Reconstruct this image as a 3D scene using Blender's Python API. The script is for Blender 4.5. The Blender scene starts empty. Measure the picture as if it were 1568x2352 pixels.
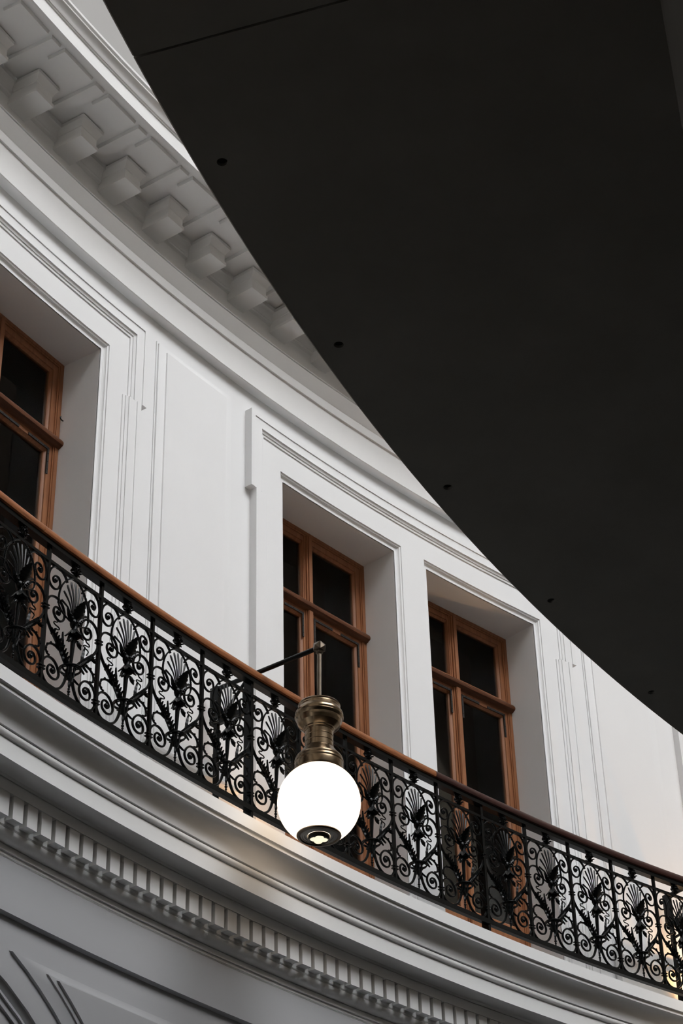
import bpy, math, random
from math import sin, cos, pi, sqrt
from mathutils import Matrix, Vector, Quaternion
random.seed(7)
SC = bpy.context.scene
COL = SC.collection

# ------------------------------------------------------------------ camera
D = 14.42904                      # distance camera - axis of the rotunda (axis at (0,-D))
cam = bpy.data.cameras.new('camera'); camo = bpy.data.objects.new('camera', cam); COL.objects.link(camo)
cr = Vector((0.0478127, -0.9985853, -0.0232684)); cu = Vector((-0.5658075, -0.0462737, 0.8232379)); cw = Vector((0.82315, 0.0261958, 0.5672195))
camo.matrix_world = Matrix(((cr.x, cu.x, -cw.x, 0), (cr.y, cu.y, -cw.y, 0), (cr.z, cu.z, -cw.z, 0), (0, 0, 0, 1)))
cam.sensor_fit = 'VERTICAL'; cam.sensor_height = 36.0; cam.sensor_width = 24.0
cam.lens = 4469.96 / 2352.0 * 36.0
cam.clip_start = 0.05; cam.clip_end = 200
SC.camera = camo
# ------------------------------------------------------------------ sky, exposure
SKY = 10.1
world = bpy.data.worlds.new('overcast_sky'); SC.world = world; world.use_nodes = True
bg = world.node_tree.nodes['Background']
bg.inputs['Color'].default_value = (0.965, 0.98, 1.0, 1); bg.inputs['Strength'].default_value = SKY
SC.view_settings.view_transform = 'Standard'; SC.view_settings.look = 'None'
SC.view_settings.exposure = 0.0; SC.view_settings.gamma = 1.0; SC.view_settings.use_curve_mapping = False
GLOBE_STRENGTH = 2.1

# ------------------------------------------------------------------ materials
def mat(name, col, rough=0.6, metal=0.0, noise=0.0, nscale=4.0, stretch=(1, 1, 1), bump=0.0, col2=None, spec=0.5, coat=0.0):
    m = bpy.data.materials.new(name); m.use_nodes = True
    nt = m.node_tree; b = nt.nodes['Principled BSDF']
    b.inputs['Base Color'].default_value = (*col, 1); b.inputs['Roughness'].default_value = rough
    b.inputs['Metallic'].default_value = metal; b.inputs['Specular IOR Level'].default_value = spec
    if coat: b.inputs['Coat Weight'].default_value = coat; b.inputs['Coat Roughness'].default_value = 0.15
    if noise or col2:
        tc = nt.nodes.new('ShaderNodeTexCoord'); mp = nt.nodes.new('ShaderNodeMapping')
        mp.inputs['Scale'].default_value = stretch
        nz = nt.nodes.new('ShaderNodeTexNoise'); nz.inputs['Scale'].default_value = nscale
        nz.inputs['Detail'].default_value = 6; nz.inputs['Roughness'].default_value = 0.6
        nt.links.new(tc.outputs['Object'], mp.inputs[0]); nt.links.new(mp.outputs[0], nz.inputs['Vector'])
        rp = nt.nodes.new('ShaderNodeValToRGB')
        c2 = col2 or tuple(c * (1 - noise) for c in col)
        rp.color_ramp.elements[0].position = 0.32; rp.color_ramp.elements[0].color = (*c2, 1)
        rp.color_ramp.elements[1].position = 0.68; rp.color_ramp.elements[1].color = (*col, 1)
        nt.links.new(nz.outputs['Fac'], rp.inputs[0]); nt.links.new(rp.outputs[0], b.inputs['Base Color'])
        if bump:
            bp = nt.nodes.new('ShaderNodeBump'); bp.inputs['Strength'].default_value = bump; bp.inputs['Distance'].default_value = 0.01
            nt.links.new(nz.outputs['Fac'], bp.inputs['Height']); nt.links.new(bp.outputs[0], b.inputs['Normal'])
    return m
def emit(name, col, s, rough=0.2):
    m = mat(name, col, rough); b = m.node_tree.nodes['Principled BSDF']
    b.inputs['Emission Color'].default_value = (*col, 1); b.inputs['Emission Strength'].default_value = s
    return m
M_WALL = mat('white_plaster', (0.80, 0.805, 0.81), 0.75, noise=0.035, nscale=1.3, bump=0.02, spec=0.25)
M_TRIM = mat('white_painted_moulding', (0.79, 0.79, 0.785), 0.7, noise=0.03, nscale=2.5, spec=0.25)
M_LOW = mat('shade_toned_plaster_lower', (0.44, 0.445, 0.46), 0.75, noise=0.04, nscale=1.5, spec=0.25)  # white plaster darkened: the lower wall's shade is put into the colour
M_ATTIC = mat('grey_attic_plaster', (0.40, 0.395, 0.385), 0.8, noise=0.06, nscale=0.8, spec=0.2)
M_WOOD = mat('varnished_oak', (0.34, 0.142, 0.062), 0.42, col2=(0.22, 0.083, 0.035), nscale=5, stretch=(9, 9, 0.8), spec=0.4)
M_WOODD = mat('transom_dark_oak', (0.24, 0.092, 0.042), 0.4, col2=(0.15, 0.055, 0.026), nscale=5, stretch=(1, 9, 9), spec=0.4)
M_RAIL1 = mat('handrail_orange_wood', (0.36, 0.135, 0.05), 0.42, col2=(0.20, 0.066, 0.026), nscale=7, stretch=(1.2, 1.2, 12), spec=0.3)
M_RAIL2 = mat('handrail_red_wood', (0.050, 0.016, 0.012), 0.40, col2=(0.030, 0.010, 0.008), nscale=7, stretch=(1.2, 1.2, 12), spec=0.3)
M_IRON = mat('black_painted_iron', (0.004, 0.0055, 0.006), 0.27, noise=0.4, nscale=18, spec=0.15)
M_HINGE = mat('dark_hinge_metal', (0.022, 0.020, 0.018), 0.5, metal=0.3)
M_BRASS = mat('aged_brass', (0.30, 0.225, 0.145), 0.24, metal=1.0, col2=(0.20, 0.145, 0.090), nscale=9)
M_BRASSD = mat('dark_brass', (0.16, 0.13, 0.10), 0.35, metal=1.0, noise=0.3, nscale=12)
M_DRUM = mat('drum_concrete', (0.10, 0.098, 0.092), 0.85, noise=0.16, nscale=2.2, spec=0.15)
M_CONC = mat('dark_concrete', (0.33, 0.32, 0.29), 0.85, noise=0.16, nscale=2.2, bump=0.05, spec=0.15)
M_CONCD = mat('tie_hole_concrete', (0.03, 0.03, 0.028), 0.9)
M_FLOOR = mat('grey_floor', (0.05, 0.044, 0.037), 0.6, noise=0.15, nscale=1.0)
M_ROOM = mat('unlit_room_tone', (0.016, 0.0155, 0.015), 0.8, noise=0.2, nscale=1.0)  # near-black: the darkness of the unlit rooms is put into the colour
M_FAR = mat('bounce_toned_plaster_far', (0.50, 0.455, 0.405), 0.8, noise=0.1, nscale=0.5)  # white wall darkened and warmed in the colour to dim and tint bounced light
M_DOME = mat('dome_plaster', (0.25, 0.205, 0.165), 0.8, noise=0.2, nscale=0.6)  # dome colour darkened and browned so its bounced light is weaker and warmer
M_GLOBE = mat('opal_glass_lit', (0.35, 0.34, 0.32), 0.15)
M_GLOBE.node_tree.nodes['Principled BSDF'].inputs['Emission Color'].default_value = (1.0, 0.80, 0.60, 1)
M_GLOBE.node_tree.nodes['Principled BSDF'].inputs['Emission Strength'].default_value = GLOBE_STRENGTH
M_LED = emit('led_lens_lit', (1.0, 0.92, 0.66), 1.0)
M_LENS = mat('led_dark_glass', (0.03, 0.027, 0.02), 0.15)
M_GREY = mat('grey_metal_ring', (0.50, 0.48, 0.44), 0.45, metal=0.3)
def glass():
    m = bpy.data.materials.new('window_glass'); m.use_nodes = True; nt = m.node_tree
    out = nt.nodes['Material Output']; nt.nodes.remove(nt.nodes['Principled BSDF'])
    t = nt.nodes.new('ShaderNodeBsdfTransparent'); t.inputs[0].default_value = (0.75, 0.78, 0.77, 1)
    g = nt.nodes.new('ShaderNodeBsdfGlossy'); g.inputs['Roughness'].default_value = 0.02
    f = nt.nodes.new('ShaderNodeFresnel'); f.inputs['IOR'].default_value = 1.25
    x = nt.nodes.new('ShaderNodeMixShader')
    nt.links.new(f.outputs[0], x.inputs[0]); nt.links.new(t.outputs[0], x.inputs[1]); nt.links.new(g.outputs[0], x.inputs[2])
    nt.links.new(x.outputs[0], out.inputs[0]); return m
M_GLASS = glass()

# ------------------------------------------------------------------ mesh helpers
def P(phi, R, z): return Vector((R * sin(phi), -D + R * cos(phi), z))
class MB:
    def __init__(s): s.v = []; s.f = []
    def add(s, pts): i = len(s.v); s.v.extend([tuple(p) for p in pts]); return i
    def grid(s, rows, closed=False):
        n = len(rows[0]); b = [s.add(r) for r in rows]
        for a, c in zip(b[:-1], b[1:]):
            for j in range(n - 1): s.f.append((a + j, a + j + 1, c + j + 1, c + j))
            if closed: s.f.append((a + n - 1, a, c, c + n - 1))
    def poly(s, pts): i = s.add(pts); s.f.append(tuple(range(i, i + len(pts))))
    def box(s, lo, hi, M=None):
        c = [Vector((x, y, z)) for z in (lo[2], hi[2]) for y in (lo[1], hi[1]) for x in (lo[0], hi[0])]
        if M: c = [M @ p for p in c]
        i = s.add(c)
        for q in ((0, 2, 3, 1), (4, 5, 7, 6), (0, 1, 5, 4), (2, 6, 7, 3), (0, 4, 6, 2), (1, 3, 7, 5)): s.f.append(tuple(i + k for k in q))
    def tube(s, pts, rad, n=7, cap=True, flat=1.0):
        pts = [Vector(p) for p in pts]; m = len(pts)
        if not hasattr(rad, '__len__'): rad = [rad] * m
        prev = None; rows = []
        for i, p in enumerate(pts):
            t = (pts[min(i + 1, m - 1)] - pts[max(i - 1, 0)])
            t = t.normalized() if t.length > 1e-9 else Vector((0, 0, 1))
            a = prev if prev is not None else (Vector((0, 1, 0)) if abs(t.y) < .9 else Vector((1, 0, 0)))
            a = (a - t * a.dot(t)).normalized(); prev = a; b = t.cross(a)
            rows.append([p + (a * cos(2 * pi * k / n) * flat + b * sin(2 * pi * k / n)) * rad[i] for k in range(n)])
        s.grid(rows, closed=True)
        if cap: s.poly(rows[0][::-1]); s.poly(rows[-1])
    def lathe(s, prof, n=24, M=None, cap=True):
        rows = [[Vector((r * cos(2 * pi * k / n), r * sin(2 * pi * k / n), z)) for k in range(n)] for r, z in prof]
        if M: rows = [[M @ p for p in r] for r in rows]
        s.grid(rows, closed=True)
        if cap:
            if prof[0][0] > 1e-4: s.poly(rows[0][::-1])
            if prof[-1][0] > 1e-4: s.poly(rows[-1])
    def ball(s, c, r, n=8, sc=(1, 1, 1), M=None):
        T = Matrix.Translation(c) @ (M or Matrix()) @ Matrix.Diagonal((*sc, 1))
        h = n // 2 + 1
        s.lathe([(max(r * sin(pi * i / h), 1e-4), -r * cos(pi * i / h)) for i in range(h + 1)], n, T, cap=False)
    def torus(s, c, R, r, n=20, m=6, M=None):
        T = Matrix.Translation(c) @ (M or Matrix())
        rows = []
        for i in range(n + 1):
            a = 2 * pi * i / n
            rows.append([T @ Vector(((R + r * cos(2 * pi * k / m)) * cos(a), (R + r * cos(2 * pi * k / m)) * sin(a), r * sin(2 * pi * k / m))) for k in range(m)])
        s.grid(rows, closed=True)
    def leaf(s, base, tip, width, normal, curl=0.0, th=0.004, n=8, lobes=0):
        """pointed plate from base to tip with a raised midrib, bent towards normal by curl"""
        base = Vector(base); tip = Vector(tip); ax = tip - base; N = Vector(normal).normalized()
        N = (N - ax.normalized() * N.dot(ax.normalized())).normalized(); W = ax.normalized().cross(N)
        up = []; dn = []
        for i in range(n + 1):
            t = i / n; w = width * (sin(pi * min(t * .95 + .06, 1)) ** .8) * (1 - .25 * t)
            if lobes: w *= 0.78 + 0.22 * abs(sin(lobes * pi * t))
            if i == n: w = width * .02
            c = base + ax * t + N * curl * t * t
            up.append([c - W * w - N * th, c + N * th * 1.6, c + W * w - N * th]); dn.append([c - W * w - N * th * 1.8, c - N * th * 1.2, c + W * w - N * th * 1.8])
        s.grid(up); s.grid([r[::-1] for r in dn])
        s.grid([[u[0], d[0]] for u, d in zip(up, dn)]); s.grid([[d[2], u[2]] for u, d in zip(up, dn)])
def cr_spline(pts, k=6):
    pts = [Vector(p) for p in pts]; q = [pts[0] * 2 - pts[1]] + pts + [pts[-1] * 2 - pts[-2]]; out = []
    for i in range(1, len(q) - 2):
        a, b, c, d = q[i - 1:i + 3]
        for j in range(k):
            t = j / k
            out.append(0.5 * ((2 * b) + (c - a) * t + (2 * a - 5 * b + 4 * c - d) * t * t + (3 * b - 3 * c + d - a) * t ** 3))
    out.append(pts[-1]); return out
def mesh_obj(name, mb, m, parent=None, origin=None, smooth=True, sharp=32):
    me = bpy.data.meshes.new(name)
    o0 = Vector(origin) if origin is not None else Vector((0, 0, 0))
    me.from_pydata([tuple(Vector(v) - o0) for v in mb.v], [], mb.f); me.update()
    me.materials.append(m)
    if smooth:
        me.shade_smooth(); me.set_sharp_from_angle(angle=math.radians(sharp))
    o = bpy.data.objects.new(name, me); COL.objects.link(o); o.location = o0
    if parent: o.parent = parent
    return o
def rel(o, parent):      # parent o (placed in world coordinates) under a parent that only has a location
    o.parent = parent; o.location = o.location - parent.location
    return o
def empty(name, loc, rz=0.0):
    o = bpy.data.objects.new(name, None); COL.objects.link(o); o.location = loc; o.rotation_euler = (0, 0, rz); o.empty_display_size = .2
    return o
def tag(o, label, cat, group=None, kind=None):
    o['label'] = label; o['category'] = cat
    if group: o['group'] = group
    if kind: o['kind'] = kind
    return o
def struct(o, label, cat): return tag(o, label, cat, kind='structure')
def phis(a, b, step=0.0075):
    n = max(1, int(math.ceil((b - a) / step - 1e-6))); return [a + (b - a) * i / n for i in range(n + 1)]
def revolve(mb, prof, a, b, step=0.0075, capends=False):
    rows = [[P(f, R, z) for R, z in prof] for f in phis(a, b, step)]
    mb.grid(rows)
    if capends: mb.poly(rows[0]); mb.poly(rows[-1][::-1])

# ------------------------------------------------------------------ layout constants
K = 2 * pi / 250; BAY = 10 * K
PH0, PH1 = 0.34, 1.10
RW = 19.02                         # upper wall
PAIR = 0.71892                     # centre of the pair of windows in the middle bay
WOFF = (0.64381 - PAIR, 0.70932 - PAIR)   # left window of the pair
ZL = 8.156                         # lintel
ZB = 4.951                         # balcony floor
RF = 19.33                         # window plane
GZ = -1.6                          # ground

# ------------------------------------------------------------------ lower wall, balcony cornice
m = MB()
# string course, lower wall with the arch mouldings
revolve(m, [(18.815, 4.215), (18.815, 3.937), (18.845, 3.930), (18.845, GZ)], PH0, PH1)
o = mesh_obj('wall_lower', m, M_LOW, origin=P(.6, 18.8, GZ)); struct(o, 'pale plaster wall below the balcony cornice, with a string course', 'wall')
wall_lower = o
def arcstrip(mb, cx, zc, prof, a0, a1, n=28, R0=18.845):
    rows = []
    for i in range(n + 1):
        a = a0 + (a1 - a0) * i / n
        rows.append([P(cx + r * sin(a) / R0, R + .045, zc + r * cos(a)) for r, R in prof])
    mb.grid(rows)
for nb in (-1, 0, 1):
    m = MB(); cx = PAIR + nb * BAY
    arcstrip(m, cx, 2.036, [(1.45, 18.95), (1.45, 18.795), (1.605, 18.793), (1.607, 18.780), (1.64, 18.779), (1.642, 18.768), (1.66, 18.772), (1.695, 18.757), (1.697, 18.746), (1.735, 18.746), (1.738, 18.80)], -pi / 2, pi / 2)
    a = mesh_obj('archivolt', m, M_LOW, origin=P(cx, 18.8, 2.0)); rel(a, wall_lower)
for nb in (-2, -1, 0, 1):          # raised spandrel panels between the arches
    m = MB(); c0 = PAIR + nb * BAY; c1 = c0 + BAY; zc = 2.036
    half = BAY / 2 * 18.845
    steps = [(r, z + .028, R + .045) for r, z, R in [(1.900, 3.735, 18.80), (1.903, 3.732, 18.786), (1.930, 3.718, 18.784), (1.985, 3.690, 18.775), (1.990, 3.688, 18.768), (2.015, 3.676, 18.766), (2.018, 3.672, 18.755)]]
    def outline(r, zt, R, side):
        xt = sqrt(r * r - (zt - zc) ** 2); pts = []
        a0 = math.atan2(xt, zt - zc); a1 = math.asin(min(1, (half - .03) / r)) if r > half - .03 else pi * .45
        a1 = min(a1, pi * .45)
        for i in range(15):
            a = a1 + (a0 - a1) * i / 14; pts.append((r * sin(a), zc + r * cos(a)))
        for i in range(1, 11): pts.append((xt + (half - xt) * i / 10, zt))
        return [P(c0 + x / 18.845 if side > 0 else c1 - x / 18.845, R, z) for x, z in pts]
    for side in (1, -1):
        rows = [outline(r, zt, R, side) for r, zt, R in steps]; m.grid(rows)
        last = rows[-1]; r, zt, R = steps[-1]
        # fill the face: lines straight down to the mid axis
        mid = [P((c0 if side > 0 else c1) + side * half / 18.845, R, (p.z)) for p in last]
        m.grid([last, mid])
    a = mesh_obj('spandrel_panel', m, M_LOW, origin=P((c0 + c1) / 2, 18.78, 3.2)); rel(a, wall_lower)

def arcpts(R0, z0, R1, z1, kind, n=6):
    out = []
    for i in range(n + 1):
        t = i / n * pi / 2
        if kind == 'cavetto': out.append((R0 + (R1 - R0) * sin(t), z0 + (z1 - z0) * (1 - cos(t))))
        else: out.append((R0 + (R1 - R0) * (1 - cos(t)), z0 + (z1 - z0) * sin(t)))
    return out
half_round = [(18.562 - .012 * sin(pi * (.12 + .80 * i / 8)), 4.714 - .036 * i / 8) for i in range(9)]
prof = ([(18.98, ZB), (18.44, ZB), (18.44, 4.870), (18.458, 4.866), (18.466, 4.858), (18.455, 4.856), (18.455, 4.843)]
        + arcpts(18.465, 4.842, 18.548, 4.722, 'cavetto', 9) + [(18.572, 4.719), (18.572, 4.713)] + half_round + [(18.574, 4.676), (18.570, 4.671), (18.570, 4.573), (18.576, 4.573)]
        + [(18.590, 4.573), (18.592, 4.578), (18.66, 4.578), (18.685, 4.570), (18.692, 4.556), (18.700, 4.556), (18.700, 4.549), (18.694, 4.549), (18.694, 4.490), (18.71, 4.489), (18.752, 4.489), (18.752, 4.345), (18.762, 4.338)]
        + arcpts(18.752, 4.330, 18.812, 4.288, 'ovolo', 6) + [(18.820, 4.288), (18.814, 4.282), (18.814, 4.252), (18.824, 4.250), (18.824, 4.234), (18.834, 4.232)]
        + arcpts(18.834, 4.230, 18.845, 4.210, 'cavetto', 3) + [(18.845, 4.20), (18.80, 4.20)])
m = MB(); revolve(m, prof[:-2] + [(18.8155, 4.208), (18.8155, 4.20)], PH0, PH1)
trim_b = mesh_obj('trim_1', m, M_TRIM, origin=P(.6, 18.6, 4.2), sharp=28)
struct(trim_b, 'white moulded balcony cornice with a dentil row under the iron balustrade', 'cornice')
# dentils: each its own piece
dme = None; DD = 0.0060825; f0 = 0.49907
for k in range(-17, 96):
    f = f0 + k * DD - 0.00215
    if f < PH0 + .01 or f > PH1 - .01: continue
    if dme is None:
        b = MB(); w = 0.0810
        zt, zb, y0, y1 = .128, 0.0, 0.0, 0.062
        b.box((-w / 2, y0, zb), (w / 2, y1, zt))
        od = mesh_obj('dentil', b, M_TRIM, smooth=False); dme = od.data
    else:
        od = bpy.data.objects.new('dentil', dme); COL.objects.link(od)
    od.location = P(f + .0034, 18.700, 4.363); od.rotation_euler = (0, 0, -f); rel(od, trim_b)

# ------------------------------------------------------------------ upper wall with openings
openings = []
for nb in (-1, 0, 1):
    for s in (0, 1):
        c = PAIR + nb * BAY; a, b = c + WOFF[0], c + WOFF[1]
        if s: a, b = 2 * c - b, 2 * c - a
        openings.append((a, b))
openings.sort()
m = MB()
zs = [ZB - .02, ZL, 8.78]
edges = [PH0] + [e for ab in openings for e in ab] + [PH1]
for i in range(0, len(edges), 2):
    rows = [[P(f, RW, z) for z in zs] for f in phis(edges[i], edges[i + 1])]; m.grid(rows)
for a, b in openings:
    m.grid([[P(f, RW, z) for z in zs[1:]] for f in phis(a, b)])
wall_u = mesh_obj('wall_upper', m, M_WALL, origin=P(.6, RW, ZB)); struct(wall_u, 'white plaster wall behind the balcony, pierced by tall windows', 'wall')

def sweep_arch(mb, a, b, zt, prof, zb, lower=True):
    """inverted-U moulding round a..b / zt; prof = [(side offset, top offset, R)]"""
    rows = []
    rr = 18.97
    def ring(f_of, z_of): rows.append([P(f_of(o), R, z_of(t)) for o, t, R in prof])
    for z in (zb, (zb + zt) / 2): ring(lambda o: a - o / rr, lambda t, z=z: z)
    ring(lambda o: a - o / rr, lambda t: zt + t)
    n = max(2, int((b - a) / .0075))
    for i in range(1, n):
        u = i / n; ring(lambda o, u=u: (a - o / rr) * (1 - u) + (b + o / rr) * u, lambda t: zt + t)
    ring(lambda o: b + o / rr, lambda t: zt + t)
    for z in ((zb + zt) / 2, zb): ring(lambda o: b + o / rr, lambda t, z=z: z)
    mb.grid(rows); return rows
RB = 18.992
IO = .052
inner = [(0.0, 0.0, RF + .10), (0.0, 0.0, 19.03), (.014, .014, 19.030), (.015, .015, 19.021), (.022, .022, 19.020), (.032, .032, 19.015), (.038, .038, 19.007), (.0385, .0385, 19.003), (.050, .050, 18.999), (IO, IO, RB)]
E1 = .246
ear = [(t, t, R) for t, R in ((E1, RB), (.2465, 18.984), (.267, 18.983), (.2675, 18.976), (.272, 18.9755), (.283, 18.970), (.287, 18.9695), (.2875, 18.962), (.31, 18.965), (.340, 18.9645), (.3635, 18.963), (.364, 18.957), (.407, 18.957), (.407, 19.03))]
low = [(o - (.048 if o < .40 else .052), t, R) for o, t, R in ear]
for nb in (-1, 0, 1):
    c = PAIR + nb * BAY; wins = []
    for s in (0, 1):
        a, b = c + WOFF[0], c + WOFF[1]
        if s: a, b = 2 * c - b, 2 * c - a
        wins.append((a, b))
    A, B = wins[0][0], wins[1][1]
    m = MB(); rr = 18.97
    for a, b in wins: sweep_arch(m, a, b, ZL, inner, ZB - .01)
    # flat band
    io = IO / rr; it = IO
    ZE = 7.89
    eo = E1 / rr; lo_ = (E1 - .048) / rr; et = E1
    def cell(f0, f1, z0, z1): m.grid([[P(f, RB, z) for z in (z0, z1)] for f in phis(f0, f1)])
    cell(A - eo, B + eo, ZL + it, ZL + et)
    for f0_, f1_, z0 in ((A - eo, A - io, ZE), (B + io, B + eo, ZE)): cell(f0_, f1_, z0, ZL + it)
    cell(A - lo_, A - io, ZB - .01, ZE); cell(B + io, B + lo_, ZB - .01, ZE)
    cell(wins[0][1] + io, wins[1][0] - io, ZB - .01, ZL + it)
    rows = sweep_arch(m, A, B, ZL, ear, ZE)
    m.poly(rows[0] + [P(A - E1 / rr, 19.03, ZE)]); m.poly((rows[-1] + [P(B + E1 / rr, 19.03, ZE)])[::-1])
    for sgn, base in ((-1, A), (1, B)):          # lower legs under the ears
        m.grid([[P(base + sgn * o / rr, R, z) for o, t, R in low] for z in (ZB - .01, 6.5, ZE)])
    # small drop moulding under the ear
    o = mesh_obj('trim_%d' % (nb + 3), m, M_WALL, origin=P(c, 19.0, ZB), sharp=25)
    struct(o, ['white eared moulded surround of the leftmost window, cut by the left edge', 'white eared moulded surround joining the pair of windows behind the globe lamp', 'white eared window surround at the far right edge'][nb + 1], 'window surround')

# raised wall panels between the pairs, with a moulded pedestal at the foot
pp = [(0, 0, RW + .004), (0, 0, 19.012), (.010, .020, 19.011), (.0105, .0205, 19.000), (.03, .03, 18.999), (.06, .05, 18.995), (.080, .065, 18.993), (.083, .067, 18.984)]
for nb in (-1, 0, 1):
    c = PAIR - BAY / 2 + nb * BAY - .0006; h = .0211; a, b = c - h, c + h; zt = 8.585
    m = MB(); rows = []
    ins = [(-o, -t, R) for o, t, R in pp]
    rows = sweep_arch(m, a, b, zt, ins, ZB - .01)
    o1, t1, R1 = pp[-1]
    m.grid([[P(f, R1, z) for z in (ZB - .01, zt - t1)] for f in phis(a + o1 / 18.97, b - o1 / 18.97)])
    o = mesh_obj('trim_%d' % (nb + 6), m, M_WALL, origin=P(c, 19.0, ZB), sharp=25)
    struct(o, ['raised white wall panel cut by the left edge', 'raised white wall panel between the leftmost window and the pair', 'raised white wall panel at the right, lit warm near its foot'][nb + 1], 'wall panel')
    # pedestal
    m = MB(); f0_, f1_ = c - .0215, c + .0215
    pr = [(19.0, 5.50), (18.965, 5.495), (18.955, 5.48), (18.93, 5.47), (18.915, 5.45), (18.915, 5.43), (18.935, 5.42), (18.945, 5.40), (18.95, 5.385), (18.95, 5.10), (18.93, 5.09), (18.93, ZB - .01)]
    revolve(m, pr, f0_, f1_); q0 = [P(f0_, R, z) for R, z in pr] + [P(f0_, 19.0, ZB - .01)]; q1 = [P(f1_, R, z) for R, z in pr] + [P(f1_, 19.0, ZB - .01)]
    m.poly(q0[::-1]); m.poly(q1)
    pd = mesh_obj('pedestal', m, M_TRIM, origin=P(c, 18.95, ZB)); rel(pd, o)

# ------------------------------------------------------------------ upper cornice with modillions
ZS = 9.588
prof = [(19.03, 8.752), (18.952, 8.752), (18.948, 8.756), (18.948, 8.985), (18.944, 9.003), (18.932, 9.003), (18.930, 9.008), (18.930, 9.076), (18.927, 9.080), (18.924, 9.083), (18.876, 9.172), (18.876, 9.175), (18.886, 9.176), (18.886, 9.184), (18.868, 9.185), (18.868, 9.188), (18.975, 9.25), (18.975, 9.472), (18.955, 9.478), (18.955, 9.495)] + arcpts(18.95, 9.50, 18.90, 9.55, 'ovolo', 5) + [(18.90, ZS)]
m = MB(); revolve(m, prof, PH0, PH1)
# corona and crown moulding
prof2 = [(18.425, ZS), (18.420, 9.575), (18.405, 9.573), (18.405, 9.686), (18.396, 9.690), (18.396, 9.697), (18.388, 9.70), (18.380, 9.715), (18.372, 9.735), (18.356, 9.75), (18.346, 9.756), (18.346, 9.764), (18.352, 9.768), (18.352, 9.782), (18.338, 9.79), (18.338, 9.812), (18.80, 9.83)]
revolve(m, prof2, PH0, PH1)
# coffered soffit
MC = 0.48775 - .0003; MW = 0.0095
k0 = int((PH0 - MC) / K) + 1; k1 = int((PH1 - MC) / K)
fb = []
for k in range(k0, k1):
    c = MC + k * K
    fb += [(c - .0081, c + .0081, 'p'), (c + .0099, c + .0152, 's')]
def soff(f0_, f1_, R0, R1, z=ZS):
    if f1_ - f0_ > 1e-6: m.grid([[P(f, R, z) for R in (R0, R1)] for f in phis(f0_, f1_)])
def recess(f0_, f1_, R0, R1, dz=-.028, bev=.006):
    b = bev / 18.6
    q = [[P(f, R, z) for f, R in ((f0_ + e, R0 + e * 18.6), (f1_ - e, R0 + e * 18.6), (f1_ - e, R1 - e * 18.6), (f0_ + e, R1 - e * 18.6))] for e, z in ((0, ZS), (b * .4, ZS + dz * .5), (b, ZS + dz))]
    m.grid(q, closed=True); m.poly(q[-1])
last = PH0
for f0_, f1_, t in fb:
    soff(last, f0_, 18.425, 18.90)
    if t == 'p': R0, R1 = 18.472, 18.612
    else: R0, R1 = 18.476, 18.845
    soff(f0_, f1_, 18.425, R0); soff(f0_, f1_, R1, 18.90); recess(f0_, f1_, R0, R1); last = f1_
soff(last, PH1, 18.425, 18.90)
trim_t = mesh_obj('trim_8', m, M_TRIM, origin=P(.6, 18.7, 8.75), sharp=28)
struct(trim_t, 'white upper cornice with a coffered soffit over block modillions', 'cornice')
mme = None
for k in range(k0, k1):
    f = MC + k * K
    if mme is None:
        b = MB(); w = .0895
        # block: bottom slab, body, crown cap; y outwards(+), front at y=0
        def ringpts(hw, y0, z): return [Vector((-hw, y0, z)), Vector((hw, y0, z)), Vector((hw, .245, z)), Vector((-hw, .245, z))]
        lev = [(w, .000, 0), (w, .000, .028), (w - .006, .008, .034), (w - .008, .010, .040), (w - .008, .010, .098), (w - .004, .006, .102), (w - .004, .004, .108), (w + .002, -.004, .125), (w + .014, -.020, .146), (w + .016, -.024, .150), (w + .016, -.024, .178)]
        rr_ = [ringpts(*l) for l in lev]; b.grid(rr_, closed=True); b.poly(rr_[0][::-1]); b.poly(rr_[-1])
        om = mesh_obj('modillion', b, M_TRIM, sharp=20); mme = om.data
    else:
        om = bpy.data.objects.new('modillion', mme); COL.objects.link(om)
    om.location = P(f, 18.736, 9.401); om.rotation_euler = (0, 0, -f); rel(om, trim_t)

# attic wall above the cornice
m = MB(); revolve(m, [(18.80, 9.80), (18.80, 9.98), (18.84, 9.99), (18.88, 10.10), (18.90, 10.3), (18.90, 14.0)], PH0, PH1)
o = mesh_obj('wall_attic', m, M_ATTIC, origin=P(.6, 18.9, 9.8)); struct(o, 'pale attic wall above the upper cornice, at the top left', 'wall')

# the rest of the rotunda, plainer
m = MB()
full = [(18.80, GZ), (18.80, 4.17), (18.65, 4.3), (18.64, 4.52), (18.57, 4.57), (18.55, 4.72), (18.44, 4.87), (18.44, ZB), (RW, ZB), (RW, 8.75), (18.95, 8.755), (18.92, 9.24), (18.97, 9.40), (18.90, ZS), (18.405, ZS), (18.405, 9.69), (18.34, 9.8), (18.90, 9.95), (18.90, 14.0)]
revolve(m, full, PH1, PH0 + 2 * pi, .03)
o = mesh_obj('wall_far', m, M_FAR, origin=P(pi, 18.8, GZ)); struct(o, 'far side of the round white hall, behind the camera', 'wall')
m = MB(); revolve(m, [(18.9, 14.0)] + [(18.95 - 8.9 * (i / 10) ** 1.6, 14.0 + 12.0 * i / 10) for i in range(11)] + [(10.05, 26.3)], 0, 2 * pi, .03)
o = mesh_obj('ceiling_dome', m, M_DOME, origin=(0, -D, 14)); struct(o, 'lower ring of the dome around its glazed eye', 'ceiling')
m = MB(); revolve(m, [(0.01, GZ), (10, GZ), (18.85, GZ)], 0, 2 * pi, .05)
o = mesh_obj('floor', m, M_FLOOR, origin=(0, -D, GZ)); struct(o, 'grey floor of the round hall', 'floor')
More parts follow.
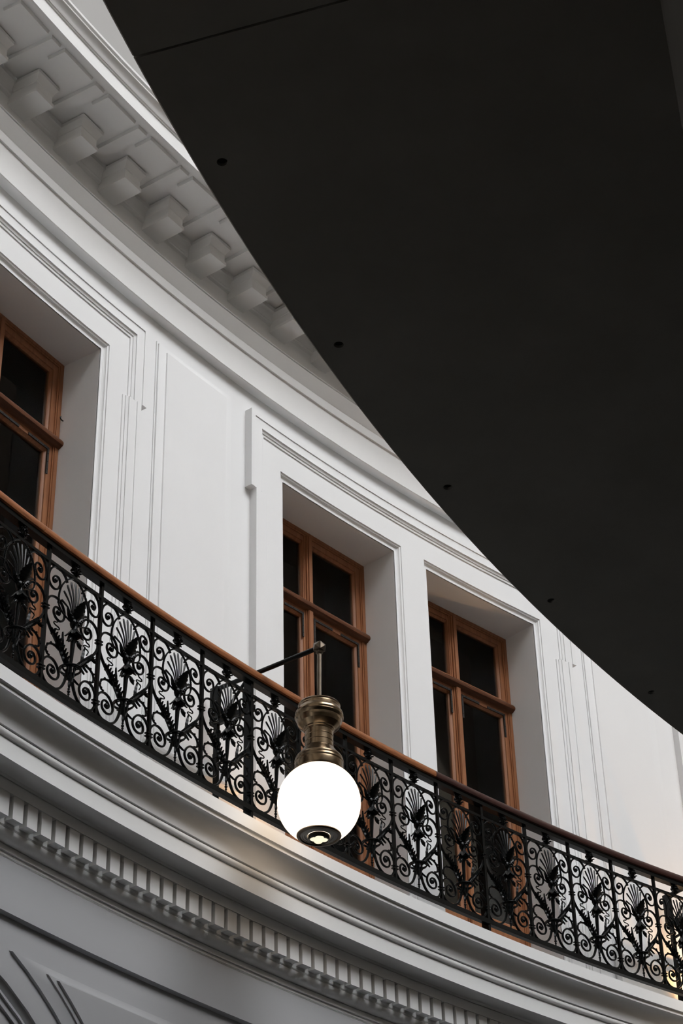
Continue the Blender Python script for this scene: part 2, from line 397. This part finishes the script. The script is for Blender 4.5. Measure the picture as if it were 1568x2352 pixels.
# dark rooms behind the windows
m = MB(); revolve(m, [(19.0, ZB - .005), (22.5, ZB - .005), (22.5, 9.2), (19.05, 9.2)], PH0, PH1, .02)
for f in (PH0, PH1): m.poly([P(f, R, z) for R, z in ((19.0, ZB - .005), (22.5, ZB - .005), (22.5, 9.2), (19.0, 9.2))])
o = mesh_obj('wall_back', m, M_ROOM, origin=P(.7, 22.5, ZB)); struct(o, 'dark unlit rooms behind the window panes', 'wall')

# ------------------------------------------------------------------ concrete gangway overhead
ZC = 4.617; RI, RO = 14.095, 15.73; RD = 15.639; DS = .06605; DP0 = .3005
ceil = empty('ceiling', P(.45, 15.0, ZC)); struct(ceil, 'dark concrete underside of the curved gangway overhead', 'ceiling')
hole_r = .0185
def slab(ia, ib, name='concrete_slab', detail=True):
    """segment between joints; holes at dot index ia..ib-1"""
    m = MB(); fa = DP0 + (ia - .5) * DS + .0003; fbb = DP0 + (ib - .5) * DS - .0003
    cs = .0030
    rows = [RI, 14.7, 15.2, RD - .045]
    def quad(f0_, f1_, R0, R1, z=ZC, st=.011): m.grid([[P(f, R, z) for R in (R0, R1)] for f in phis(f0_, f1_, st)])
    for R0, R1 in zip(rows[:-1], rows[1:]): quad(fa, fbb, R0, R1)
    quad(fa, fbb, RD + .045, RO - .006)
    cur = fa
    for i in range(ia, ib):
        c = DP0 + i * DS
        if detail:
            quad(cur, c - cs, RD - .045, RD + .045)
            n = 24; sq = []; ci = []; cup = []
            for j in range(n):
                a = 2 * pi * j / n; x, y = cos(a), sin(a); s_ = max(abs(x), abs(y))
                sq.append(P(c + cs * x / s_, RD + .045 * y / s_, ZC)); ci.append(P(c + hole_r * x / RD, RD + hole_r * y, ZC)); cup.append(P(c + hole_r * x / RD, RD + hole_r * y, ZC + .016))
            m.grid([sq, ci], closed=True); m.grid([ci, cup], closed=True)
            cur = c + cs
    quad(cur, fbb, RD - .045, RD + .045)
    # outer edge with a small arris, top and ends
    st = .011
    m.grid([[P(f, R, z) for R, z in ((RO - .006, ZC), (RO, ZC + .006), (RO, ZC + .36), (RI, ZC + .36))] for f in phis(fa, fbb, st)])
    for f in (fa, fbb): m.poly([P(f, R, z) for R, z in ((RI, ZC), (RO - .006, ZC), (RO, ZC + .006), (RO, ZC + .36), (RI, ZC + .36))])
    s = mesh_obj(name, m, M_CONC, origin=P((fa + fbb) / 2, 15.0, ZC)); rel(s, ceil)
    if detail:
        for i in range(ia, ib):
            c = DP0 + i * DS; t = MB()
            t.lathe([(hole_r * .985, .012), (hole_r * .5, .017), (.001, .018)], 16)
            h = mesh_obj('tie_hole', t, M_CONCD, origin=(0, 0, 0)); h.location = P(c, RD, ZC) - s.location - ceil.location; h.parent = s
slab(-8, 0); slab(0, 8); slab(8, 16)
nseg = int((2 * pi - 24 * DS) / (8 * DS))
for j in range(nseg): slab(16 + 8 * j, 24 + 8 * j, detail=False)
m = MB(); fa = DP0 + (16 + 8 * nseg - .5) * DS; revolve(m, [(RI, ZC), (RO, ZC), (RO, ZC + .36), (RI, ZC + .36)], fa, DP0 - 8.5 * DS + 2 * pi, .02)
s = mesh_obj('concrete_slab', m, M_CONC, origin=P(fa, 15.0, ZC)); rel(s, ceil)
m = MB(); revolve(m, [(RO - .02, ZC + .355), (RO - .02, ZC + 2.3), (RO - .14, ZC + 2.3), (RO - .14, ZC + .355)], 0, 2 * pi, .02)  # unseen solid upstand, added to shade the lower wall
o = mesh_obj('added_shade_parapet', m, M_CONC, origin=P(.45, RO - .08, ZC + .36)); rel(o, ceil)
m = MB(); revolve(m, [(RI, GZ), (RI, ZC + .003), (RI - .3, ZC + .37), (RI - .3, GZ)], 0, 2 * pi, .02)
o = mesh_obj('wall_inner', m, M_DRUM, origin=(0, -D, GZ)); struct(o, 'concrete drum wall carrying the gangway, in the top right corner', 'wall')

# ------------------------------------------------------------------ windows
WW = (0.70932 - 0.64381) * RF - .002; H = ZL - ZB + .01
def frame_rect(mb, x0, x1, z0, z1, wl, wr, wb, wt, y0=.012, dep=.05):
    """picture-frame with stepped inner edge"""
    lv = [(0, y0 + dep), (0, y0), (.70, y0), (.74, y0 + .008), (.9, y0 + .016), (1.0, y0 + .022), (1.0, y0 + dep)]
    rows = [[Vector((x, y, z)) for x, z in ((x0 + wl * t, z0 + wb * t), (x1 - wr * t, z0 + wb * t), (x1 - wr * t, z1 - wt * t), (x0 + wl * t, z1 - wt * t))] for t, y in lv]
    mb.grid(rows, closed=True)
def corner_iron(mb, x, z, sx, y):
    w = .017; L = .205
    mb.box((min(x, x + sx * L), y - .004, z - w), (max(x, x + sx * L), y + .004, z)); mb.box((min(x, x + sx * w), y - .004, z - L), (max(x, x + sx * w), y + .004, z))
    for t in (.05, .11, .17):
        mb.ball((x + sx * t, y - .004, z - w / 2), .004, 6); mb.ball((x + sx * w / 2, y - .004, z - t), .004, 6)
wproto = []
def make_window(name):
    root = empty(name, (0, 0, 0))
    hw = WW / 2
    m = MB(); j = .033
    for sx in (-1, 1):
        m.box((min(sx * hw, sx * (hw - j)), 0, 0), (max(sx * hw, sx * (hw - j)), .10, H)); m.box((min(sx * (hw - j), sx * (hw - j - .012)), .006, 0), (max(sx * (hw - j), sx * (hw - j - .012)), .09, H - j))
    m.box((-hw + j, 0, H - j), (hw - j, .10, H)); m.box((-hw + j, .006, H - j - .012), (hw - j, .09, H - j))
    m.box((-hw + j, 0.0, 0.0), (hw - j, .09, .05))
    mesh_obj('frame', m, M_WOOD, root, smooth=False)
    zt = 7.50 - ZB                         # transom centre
    m = MB(); e = hw + .028
    pr = [(.09, zt + .045), (0, zt + .045), (-.012, zt + .040), (-.030, zt + .030), (-.040, zt + .014), (-.042, zt), (-.038, zt - .012), (-.028, zt - .018), (-.022, zt - .020), (-.016, zt - .026), (0, zt - .030), (.09, zt - .030)]
    rows = [[Vector((x, y, z)) for y, z in pr] for x in (-hw, hw)]; m.grid(rows)
    nose = pr[2:11]; rows = [[Vector((x, y, z)) for y, z in nose] for x in (-hw - .004, -e + .012, e - .012, hw + .004)]
    m.grid([[Vector((x, y, z)) for y, z in nose] for x in (-e, e)]); m.poly([Vector((-e, y, z)) for y, z in nose]); m.poly([Vector((e, y, z)) for y, z in nose][::-1])
    mesh_obj('transom', m, M_WOODD, root, sharp=40)
    m = MB(); z0, z1 = zt + .04, H - j - .01
    for x0, x1, y in ((-.045, .045, .008), (-.030, .030, -.006), (-.016, .016, -.016)): m.box((x0, y, z0), (x1, .09, z1))
    mesh_obj('mullion', m, M_WOOD, root, smooth=False)
    for sx in (-1, 1):
        m = MB(); xa, xb = sx * .045, sx * (hw - j - .012)
        x0, x1 = min(xa, xb), max(xa, xb); wi, wo = .012, .060
        frame_rect(m, x0, x1, z0, z1, wo if sx < 0 else wi, wi if sx < 0 else wo, .045, .065, .014)
        f = mesh_obj('fanlight', m, M_WOOD, root, smooth=False)
        g = MB(); g.box((x0 + .01, .045, z0 + .02), (x1 - .01, .049, z1 - .02)); mesh_obj('pane', g, M_GLASS, f, smooth=False)
    zs1 = zt - .03; zp = 5.645 - ZB
    for sx in (-1, 1):
        m = MB(); xa, xb = sx * .002, sx * (hw - j - .012); x0, x1 = min(xa, xb), max(xa, xb); wi, wo = .072, .060
        frame_rect(m, x0, x1, zp - .06, zs1, wo if sx < 0 else wi, wi if sx < 0 else wo, .06, .062, .014)
        # solid foot panel with a raised field
        m.box((x0, .014, .05), (x1, .06, zp - .06)); frame_rect(m, x0 + .07, x1 - .07, .14, zp - .13, .03, .03, .03, .03, .004, .02)
        m.box((x0 + .10, .010, .17), (x1 - .10, .03, zp - .16))
        s = mesh_obj('sash', m, M_WOOD, root, smooth=False)
        g = MB(); g.box((x0 + .03, .045, zp - .03), (x1 - .03, .049, zs1 - .03)); mesh_obj('pane', g, M_GLASS, s, smooth=False)
        for side in (-1, 1):
            m = MB()
            xi = x0 + (.030 if (sx < 0) else .052) if side < 0 else x1 - (.052 if sx < 0 else .030)
            corner_iron(m, xi, zs1 - .028, -side, .012); mesh_obj('corner_iron', m, M_HINGE, s, smooth=False)
    m = MB()
    for x0, x1, y in ((-.034, .034, .004), (-.024, .024, -.012), (-.019, .019, -.016)): m.box((x0, y, .05), (x1, .03, zs1))
    mesh_obj('meeting_strip', m, M_WOOD, root, smooth=False)
    return root
def copy_tree(o, parent=None):
    c = o.copy(); COL.objects.link(c); c.parent = parent
    for ch in list(o.children): copy_tree(ch, c)
    return c
wl = ['tall wooden window far outside the left edge', 'tall wooden window at the left edge of the photo', 'tall wooden window directly behind the globe lamp', 'tall wooden window right of the globe lamp, right one of the pair', 'tall wooden window beyond the right edge', 'tall wooden window far beyond the right edge']
wp = make_window('window_1')
for i, (a, b) in enumerate(openings):
    r = wp if i == 0 else copy_tree(wp)
    r.name = 'window_%d' % (i + 1); f = (a + b) / 2
    r.location = P(f, RF - .008, ZB - .004); r.rotation_euler = (0, 0, -f)
    struct(r, wl[i], 'window')

# ------------------------------------------------------------------ balustrade
RR = 18.528; PB = 0.49443; PW = K * RR; ZT0, ZR0 = 5.085, 0.75
KA, KB = -3, 17
broot = empty('balustrade', P(PB + 6.5 * K, RR, ZB))
tag(broot, 'black wrought iron balustrade with palmette panels under a wooden handrail', 'railing')
# handrail sections
bounds = [PB + KA * K, .4891, .6086, .6936, PB + KB * K]
hp = [(RR - .022, 5.947), (RR - .037, 5.950), (RR - .043, 5.962), (RR - .042, 5.978), (RR - .033, 5.996), (RR - .016, 6.010), (RR, 6.014), (RR + .016, 6.010), (RR + .033, 5.996), (RR + .042, 5.978), (RR + .043, 5.962), (RR + .037, 5.950), (RR + .022, 5.947)]
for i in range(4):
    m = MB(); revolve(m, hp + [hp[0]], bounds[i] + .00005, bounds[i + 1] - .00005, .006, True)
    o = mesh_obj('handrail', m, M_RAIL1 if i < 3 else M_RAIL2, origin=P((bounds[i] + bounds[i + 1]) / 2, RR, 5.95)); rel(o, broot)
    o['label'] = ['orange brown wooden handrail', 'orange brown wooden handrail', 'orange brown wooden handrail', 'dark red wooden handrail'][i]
def flatring(name, R0, R1, z0, z1):
    m = MB(); revolve(m, [(R0, z0), (R0, z1), (R1, z1), (R1, z0), (R0, z0)], PB + KA * K, PB + KB * K, .006, True)
    o = mesh_obj(name, m, M_IRON, origin=P(PB + 6.5 * K, RR, z0)); rel(o, broot)
flatring('rail_bar', RR - .024, RR + .024, 5.914, 5.948)
flatring('top_rail', RR - .009, RR + .009, 5.820, 5.839)
flatring('bottom_rail', RR - .017, RR + .017, 5.048, 5.082)
def uv(u, v, y=0.0): return Vector(((u - .5) * PW, y, (ZT0 - ZB) + v * ZR0))
def both(fn):
    for s in (1, -1):
        yield (lambda u, v, y=0.0, s=s: uv(.5 + s * (u - .5), v, y)), s
def panel_mesh():
    m = MB()
    UL = [(.36, .915), (.33, .945), (.28, .972), (.21, .987), (.13, .981), (.05, .935), (.022, .865), (.055, .812), (.13, .793), (.20, .815), (.232, .862), (.205, .902), (.145, .905), (.105, .878), (.115, .852), (.145, .85)]
    ML = [(.002, .60), (.015, .645), (.06, .70), (.14, .729), (.235, .727), (.31, .69), (.347, .635), (.33, .585), (.265, .558), (.19, .570), (.150, .607), (.17, .648), (.225, .657), (.262, .637), (.258, .610), (.228, .605)]
    MD = [(.002, .605), (.012, .565), (.045, .512), (.12, .450), (.23, .386), (.33, .32), (.42, .252)]
    SQ = [(.245, .556), (.225, .538), (.180, .530), (.168, .518), (.195, .509), (.25, .505), (.275, .494), (.250, .482), (.205, .477), (.185, .466), (.20, .445), (.215, .43)]
    LL = [(.002, .098), (.015, .150), (.06, .198), (.13, .222), (.215, .215), (.285, .176), (.312, .125), (.275, .083), (.195, .071), (.125, .092), (.112, .132), (.150, .165), (.210, .162), (.238, .135), (.215, .115), (.185, .12)]
    LD = [(.002, .112), (.02, .065), (.075, .018), (.16, -.002), (.26, .002), (.35, .035), (.41, .09), (.445, .16), (.455, .215)]
    TN = [(.29, .330), (.22, .342), (.14, .336), (.08, .308), (.062, .270), (.085, .243), (.13, .236)]
    AR = [(.222, .70), (.222, .745), (.236, .81), (.28, .878), (.365, .945), (.45, .981), (.5, .988)]
    for f, s in both(None):
        def T(pts, r0, r1=None, k=6, n=7, y=0.0, flat=1.0):
            q = cr_spline([f(u, v, y) for u, v in pts], k); r1 = r1 or r0
            m.tube(q, [r0 + (r1 - r0) * i / (len(q) - 1) for i in range(len(q))], n, flat=flat)
        T(UL, .0068, .006, flat=1.2); m.ball(f(.150, .868), .0135, 8)
        T(ML, .0072, .0062, flat=1.2); m.ball(f(.228, .619), .0145, 8)
        T(MD, .0068, .0095, flat=1.2)
        T(SQ, .0040, .0036, 5)
        T(LL, .0072, .0062, flat=1.2); m.ball(f(.193, .131), .0145, 8)
        T(LD, .0068, .0085, flat=1.2)
        T(TN, .0075, .0055)
        for i, (u, v) in enumerate(TN[1:6]): m.ball(f(u - .008, v + .004, -.004), .0072, 6)
        T(AR, .0052, .0052, flat=1.3)
        q = cr_spline([f(u, v) for u, v in AR], 8)
        for p in q[1::2]: m.ball(p + Vector((0, -.005, 0)), .0042, 5)
        for vb in (.605, .105):     # bindings on the side bars (half for each panel)
            for dz in (-.009, .009):
                c = f(0.0, vb) + Vector((s * .006, 0, dz)); m.box(c - Vector((.0165, .013, .0035)), c + Vector((.0165, .013, .0035)))
    return m
def bar_mesh():
    m = MB(); m.box((-.0095, -.010, ZT0 - ZB - .03), (.0095, .010, 5.93 - ZB)); return m
def post_mesh():
    m = MB(); m.box((-.0115, -.012, 0.0), (.0115, .046, 5.93 - ZB)); m.box((-.02, .02, .84), (.02, .05, .92)); 
    for dz in (.10, .60, .86): m.ball((.0, -.012, dz), .008, 6)
    return m
def shell_mesh():
    m = MB()
    for i in range(9):
        t = (i - 4) / 4.0
        # rib tips follow the head band
        a = t * 1.25; u = .5 + .235 * sin(a) / sin(1.25); v = .742 + .210 * (cos(a) - cos(1.25)) / (1 - cos(1.25))
        tip = uv(u, v, -.004); b = uv(.5 + .05 * t, .625, -.010)
        mid = b.lerp(tip, .5) + Vector((-t * .010, -.008, .006))
        q = cr_spline([b, mid, tip], 7); n = len(q)
        m.tube(q, [.0032 + .0048 * (j / (n - 1)) ** 1.1 * (1 if j < n - 1 else .55) for j in range(n)], 7, flat=.7)
    m.ball(uv(.5, .602, -.012), .030, 12, (1, .7, 1.2))
    for s in (-1, 1):
        m.tube(cr_spline([uv(.5 + s * .268, .745, 0), uv(.5 + s * .27, .69, -.002), uv(.5 + s * .21, .64, -.006), uv(.5 + s * .08, .605, -.01)], 6), .0052, 7)
        m.leaf(uv(.5 + s * .05, .60, -.012), uv(.5 + s * .155, .70, -.020), .020, (0, -1, 0), .0, .003, 10, 3)
    return m
def front_leaf_mesh():
    m = MB(); b = uv(.5, .62, -.022)
    m.leaf(b, uv(.5, .775, -.072), .046, (0, -1, .35), .020, .004, 18, 6)
    for du, dv in ((-.075, .625), (0, .610), (.075, .625), (-.04, .597), (.04, .597), (-.11, .648), (.11, .648)): m.ball(uv(.5 + du, dv, -.032 + abs(du) * .08), .0095, 8)
    return m
def bell_mesh():
    m = MB(); c = uv(.5, .50, -.018)
    m.lathe([(.0115, .060), (.0125, .042), (.016, .022), (.023, .004), (.033, -.010)], 16, Matrix.Translation(c), cap=False)
    for i in range(6):
        a = 2 * pi * (i + .5) / 6; dx, dy = cos(a), sin(a)
        m.leaf(c + Vector((dx * .012, dy * .012, .042)), c + Vector((dx * .046, dy * .046, -.020)), .017, (dx, dy, .6), .010, .0025, 12)
    for s in (-1, 1):
        b = uv(.5 + s * .05, .474, -.020); t = uv(.5 + s * .118, .412, -.024)
        m.tube(cr_spline([b, b.lerp(t, .25), b.lerp(t, .65), t], 4), [.003, .005, .007, .009, .0105, .0112, .0118, .0115, .0108, .009, .007, .005, .002], 8)
        m.leaf(b, b.lerp(t, .55) + Vector((s * .016, -.006, .004)), .008, (0, -1, 0), 0, .002, 8)
        m.leaf(b, b.lerp(t, .55) + Vector((-s * .010, -.008, -.002)), .008, (0, -1, 0), 0, .002, 8)
    return m
def stem_mesh():
    m = MB()
    m.tube(cr_spline([uv(.5, .585, -.012), uv(.5, .50, -.012), uv(.5, .40, -.010), uv(.5, .28, -.006), uv(.5, .18, -.004)], 3), [.010, .011, .012, .013, .0135, .0132, .0125, .0115, .0105, .009, .008, .0075, .007], 10)
    return m
def acanthus_mesh(s):
    m = MB()
    f = lambda u, v, y=0.0: uv(.5 + s * (u - .5), v, y)
    # feathered sheath along the rising stem
    N = (0, -1, 0)
    m.leaf(f(.45, .235, -.010), f(.20, .400, -.020), .019, N, .004, .004, 20, 6)
    sp = cr_spline([f(.44, .245, -.012), f(.36, .30, -.014), f(.28, .352, -.014), f(.20, .40, -.012), f(.11, .455, -.010)], 5)
    for j, p in enumerate(sp[1:-2:2]):
        t = j / 9; d = (sp[2 * j + 2] - sp[2 * j]).normalized(); n_ = Vector((-d.z, 0, d.x)) * s
        for q in (-1, 1):
            L = (.036 - .012 * t) * (1.0 if q < 0 else .85)
            m.leaf(p, p + d * L * .92 + n_ * q * L * .50 + Vector((0, -.012, 0)), .0105, N, .005, .003, 10)
    m.leaf(f(.335, .318, -.014), f(.292, .470, -.024), .0145, N, -.006, .003, 16, 4)
    m.leaf(f(.27, .352, -.016), f(.150, .405, -.016), .011, N, .002, .003, 14, 3)
    for dv, du in ((.43, .075), (.412, .055), (.39, .07)): m.leaf(f(.155, .404, -.016), f(du, dv, -.020), .007, N, .003, .0025, 8)
    m.leaf(f(.33, .322, -.016), f(.255, .262, -.030), .013, N, 0, .003, 14, 3)
    m.leaf(f(.36, .30, -.014), f(.305, .232, -.028), .012, N, 0, .003, 14, 3)
    m.tube(sp, [.0115 - .006 * i / (len(sp) - 1) for i in range(len(sp))], 8)
    return m
def collar_mesh():
    m = MB(); c = uv(.5, .228, -.004)
    m.torus(c, .059, .0058, 28, 7); m.torus(c - Vector((0, 0, .009)), .054, .0045, 28, 7)
    for u in (.44, .5, .56):
        m.tube(cr_spline([uv(u, .258, -.010), uv(.5 + (u - .5) * .9, .20, -.008), uv(.5 + (u - .5) * .5, .13, -.005)], 4), .0075, 8)
    for s in (-1, 1):
        m.leaf(uv(.5 + s * .06, .165, -.008), uv(.5 + s * .15, .132, -.014), .010, (0, -1, 0), .003, .003, 10, 2)
        m.tube(cr_spline([uv(.5 + s * .045, .19, .0), uv(.5 + s * .10, .205, .004), uv(.5 + s * .125, .228, .004)], 4), .0055, 7)
        m.leaf(uv(.5 + s * .01, .13, -.010), uv(.5 + s * .05, .06, -.018), .008, (0, -1, 0), .003, .0025, 10)
    m.tube([uv(.5, .15, -.006), uv(.5, .10, -.006), uv(.5, .07, -.004)], [.010, .007, .0045], 8)
    for v, r in ((.068, .0075), (.046, .0095), (.025, .0075), (.010, .0055)): m.ball(uv(.5, v, -.003), r, 8)
    return m
def finial_mesh():
    m = MB(); c = uv(.5, 1.055, 0)
    m.lathe([(.008, -.036), (.018, -.028), (.012, -.016), (.020, 0), (.022, .014), (.014, .028), (.010, .042)], 10, Matrix.Translation(c))
    for i in range(8):
        a = 2 * pi * i / 8; m.ball(c + Vector((.024 * cos(a), .024 * sin(a), .010)), .0085, 6); m.ball(c + Vector((.020 * cos(a + .4), .020 * sin(a + .4), .026)), .007, 6)
    for i in range(6):
        a = 2 * pi * i / 6; m.leaf(c + Vector((.012 * cos(a), .012 * sin(a), -.022)), c + Vector((.036 * cos(a), .036 * sin(a), -.012)), .010, (cos(a), sin(a), -1), .003, .002, 4)
    return m
base = {}
def inst(name, fn, parent, mat_=M_IRON, key=None):
    key = key or name
    if key not in base:
        o = mesh_obj(name, fn(), mat_, sharp=45); base[key] = o.data
    else:
        o = bpy.data.objects.new(name, base[key]); COL.objects.link(o)
    o.parent = parent; return o
for k in range(KA, KB + 1):
    f = PB + k * K
    post = (k + 1) % 5 == 0
    b = inst('post' if post else 'bar', post_mesh if post else bar_mesh, broot)
    b.location = P(f, RR, ZB) - broot.location; b.rotation_euler = (0, 0, -f)
    if k == KB: break
    fc = f + K / 2
    p = inst('scroll_panel', panel_mesh, broot); p.location = P(fc, RR * cos(K / 2) + .0005, ZB) - broot.location; p.rotation_euler = (0, 0, -fc)
    inst('palmette', shell_mesh, p); inst('curled_leaf', front_leaf_mesh, p); inst('bell_flower', bell_mesh, p); inst('stem', stem_mesh, p)
    inst('acanthus_leaf', lambda: acanthus_mesh(1), p, key='ac1'); inst('acanthus_leaf', lambda: acanthus_mesh(-1), p, key='ac2')
    inst('collar', collar_mesh, p); inst('finial', finial_mesh, p)

# ------------------------------------------------------------------ globe lamps on brackets
def make_lamp(f, label, lean=0.030):
    LR = 18.0693
    root = empty('globe_lamp', P(f, 18.88, ZB), -f); tag(root, label, 'lamp', 'bracket globe lamps along the balcony')
    ox = 18.88
    # local: x tangent, y outwards, z up from the balcony floor
    m = MB(); m.tube([(0, 18.90 - ox, 6.04 - ZB), (0, LR + .03 - ox, 6.04 - ZB)], .0155, 12)
    mesh_obj('bracket_arm', m, M_IRON, root)
    m = MB(); m.box((-.014, -.014, 0), (.014, .014, .86)); m.box((-.017, -.017, .60), (.017, .017, .63)); m.ball((0.012, -.018, .57), .011, 8)
    m.box((-.035, -.035, 0), (.035, .035, .02))
    mesh_obj('bracket_post', m, M_IRON, root)
    m = MB()
    m.box((-.013, -.30, .83), (.013, .02, .875)); m.box((-.016, -.02, .84), (.016, .045, 1.10))
    m.ball((0, 0, .86), .032, 8, (1, 1.3, 1)); m.tube([(0, -.02, .86), (0, -.10, .93), (0, -.24, 1.07)], .011, 6)
    for dz in (.70, .78): m.ball((0, -.01, dz), .022, 8)
    m.tube(cr_spline([(0, .0, .74), (0, -.10, .76), (0, -.17, .83), (0, -.14, .90), (0, -.09, .87)], 5), .010, 6)
    mesh_obj('bracket_brace', m, M_IRON, root)
    T = Matrix.Translation((0, LR - ox, 6.04 - ZB)) @ Matrix.Rotation(lean, 4, 'Y')
    def part(name, mb, mt, sharp=30, smooth=True, parent=root):
        o = mesh_obj(name, mb, mt, None, sharp=sharp, smooth=smooth)
        if parent is root: o.parent = root; o.matrix_local = T
        else: o.parent = parent
        return o
    m = MB()               # faceted knuckle
    s = .026
    m.box((-s, -s, -s), (s, s, s)); m.lathe([(.018, -.026), (.016, -.036)], 12)
    Q = Matrix.Rotation(pi / 4, 4, 'Z')
    for M in (Matrix.Rotation(pi / 2, 4, 'Y'), Matrix.Rotation(-pi / 2, 4, 'Y'), Matrix.Rotation(pi / 2, 4, 'X'), Matrix.Identity(4)):
        m.lathe([(s * 1.30, s - .0005), (s * 1.30, s + .002), (.001, s + .016)], 4, M @ Q, cap=False)
    m.torus((0, 0, -.040), .017, .006, 16, 6)
    part('knuckle', m, M_BRASSD, smooth=False)
    m = MB(); m.tube([(0, 0, -.03), (0, 0, -.43)], .0145, 8); part('drop_rod', m, M_BRASSD)
    zc = 4.985 - 6.04
    m = MB()
    cp = [(.018, -.395), (.105, -.398), (.121, -.405), (.127, -.414), (.124, -.422), (.127, -.430), (.127, -.440), (.133, -.452), (.141, -.464), (.144, -.476), (.142, -.488), (.146, -.494), (.140, -.505), (.136, -.510), (.134, -.525), (.125, -.545), (.108, -.562), (.095, -.572), (.093, -.580), (.088, -.584), (.085, -.592)]
    m.lathe(cp, 40); c = part('upper_cup', m, M_BRASS, 16)
    m = MB(); nk = [(.084, -.588), (.083, -.618), (.0855, -.620), (.0855, -.626), (.083, -.628), (.083, -.655), (.0855, -.657), (.0855, -.663), (.083, -.665), (.083, -.688), (.0865, -.690), (.0865, -.700)]
    m.lathe(nk, 40); part('neck', m, M_BRASS, 16)
    m = MB(); fl = [(.085, -.700), (.092, -.708), (.106, -.728), (.122, -.750), (.130, -.757), (.136, -.764), (.140, -.774), (.139, -.782), (.144, -.788), (.145, -.797), (.142, -.806), (.1435, -.820), (.1415, -.848), (.1375, -.8585), (.10, -.855)]
    m.lathe(fl, 40); part('lower_cup', m, M_BRASS, 16)
    m = MB(); R_ = .2410; a0, a1 = math.asin(.128 / R_), pi - math.asin(.125 / R_)
    m.lathe([(R_ * sin(a0 + (a1 - a0) * i / 28), zc + R_ * cos(a0 + (a1 - a0) * i / 28)) for i in range(29)], 56, cap=False)
    g = part('globe', m, M_GLOBE, 60); g['label'] = 'glowing white opal glass globe'
    zr = zc + R_ * cos(a1)
    m = MB(); m.lathe([(.122, zr + .004), (.128, zr + .002), (.129, zr - .003), (.124, zr - .010), (.112, zr - .012), (.107, zr - .006), (.102, zr + .012)], 48, cap=False)
    rg = part('bottom_ring', m, M_BRASSD, 40); rg['label'] = 'dark bronze ring under the globe'
    m = MB(); m.lathe([(.108, zr - .004), (.098, zr - .008), (.096, zr - .003), (.084, zr - .007), (.082, zr - .002), (.068, zr - .006), (.060, zr + .01)], 40, cap=False)
    part('reflector', m, M_GREY, 30)
    m = MB(); m.lathe([(.062, zr - .004), (.062, zr - .026), (.056, zr - .030), (.052, zr - .026), (.001, zr - .026)], 32)
    ln = part('spot_lens', m, M_LENS, 40)
    for i in range(4):
        a = pi / 4 + i * pi / 2; m = MB(); m.ball((.0265 * cos(a), .0265 * sin(a), zr - .025), .0255, 14, (1, 1, .3)); e = mesh_obj('led', m, M_LED, ln)
    return root
make_lamp(.6001067, 'white globe lamp with brass neck hanging from a black bracket before the balustrade')
make_lamp(.6001067 + BAY, 'globe lamp beyond the right edge, only its black bracket showing behind the balustrade')

# ------------------------------------------------------------------ small warm uplights standing on the balcony floor
def uplight(f, R, label, watts):
    root = empty('floor_uplight', P(f, R, ZB), -f); tag(root, label, 'uplight')
    m = MB(); m.lathe([(.045, 0), (.045, .012), (.028, .016), (.028, .05), (.036, .055), (.036, .10), (.033, .102), (.031, .092)], 20)
    mesh_obj('housing', m, M_IRON, root)
    m = MB(); m.lathe([(.030, .090), (.020, .094), (.001, .095)], 16, cap=False)
    mesh_obj('lens', m, M_UPL, root)
    l = bpy.data.lights.new('uplight_lamp', 'SPOT'); l.energy = watts; l.color = (1.0, 0.56, 0.24); l.spot_size = math.radians(125); l.spot_blend = .6; l.shadow_soft_size = .025
    o = bpy.data.objects.new('uplight_lamp', l); COL.objects.link(o); o.parent = root; o.location = (0, .0, .108)
    o.rotation_euler = (math.radians(180 - 28), 0, math.radians(0))
M_UPL = emit('warm_uplight_lens', (1.0, 0.6, 0.28), 2.0)
uplight(.872, 18.72, 'small warm floor uplight hidden behind the balcony edge at the far right', 60)
uplight(.6235, 18.74, 'small warm floor uplight hidden behind the balcony edge left of the globe lamp', 7)

# small iron hook in the left reveal
m = MB(); q = P(.5426, 19.309, 7.689); tdir = Vector((-cos(.5426), sin(.5426), 0))
m.tube(cr_spline([q - tdir * .01, q + tdir * .018, q + tdir * .026 + Vector((0, 0, .012)), q + tdir * .022 + Vector((0, 0, .022))], 4), .0045, 6)
h = mesh_obj('hook', m, M_IRON, origin=q); w2 = bpy.data.objects['wall_upper']; h['label'] = 'small black iron hook'
rel(h, w2)
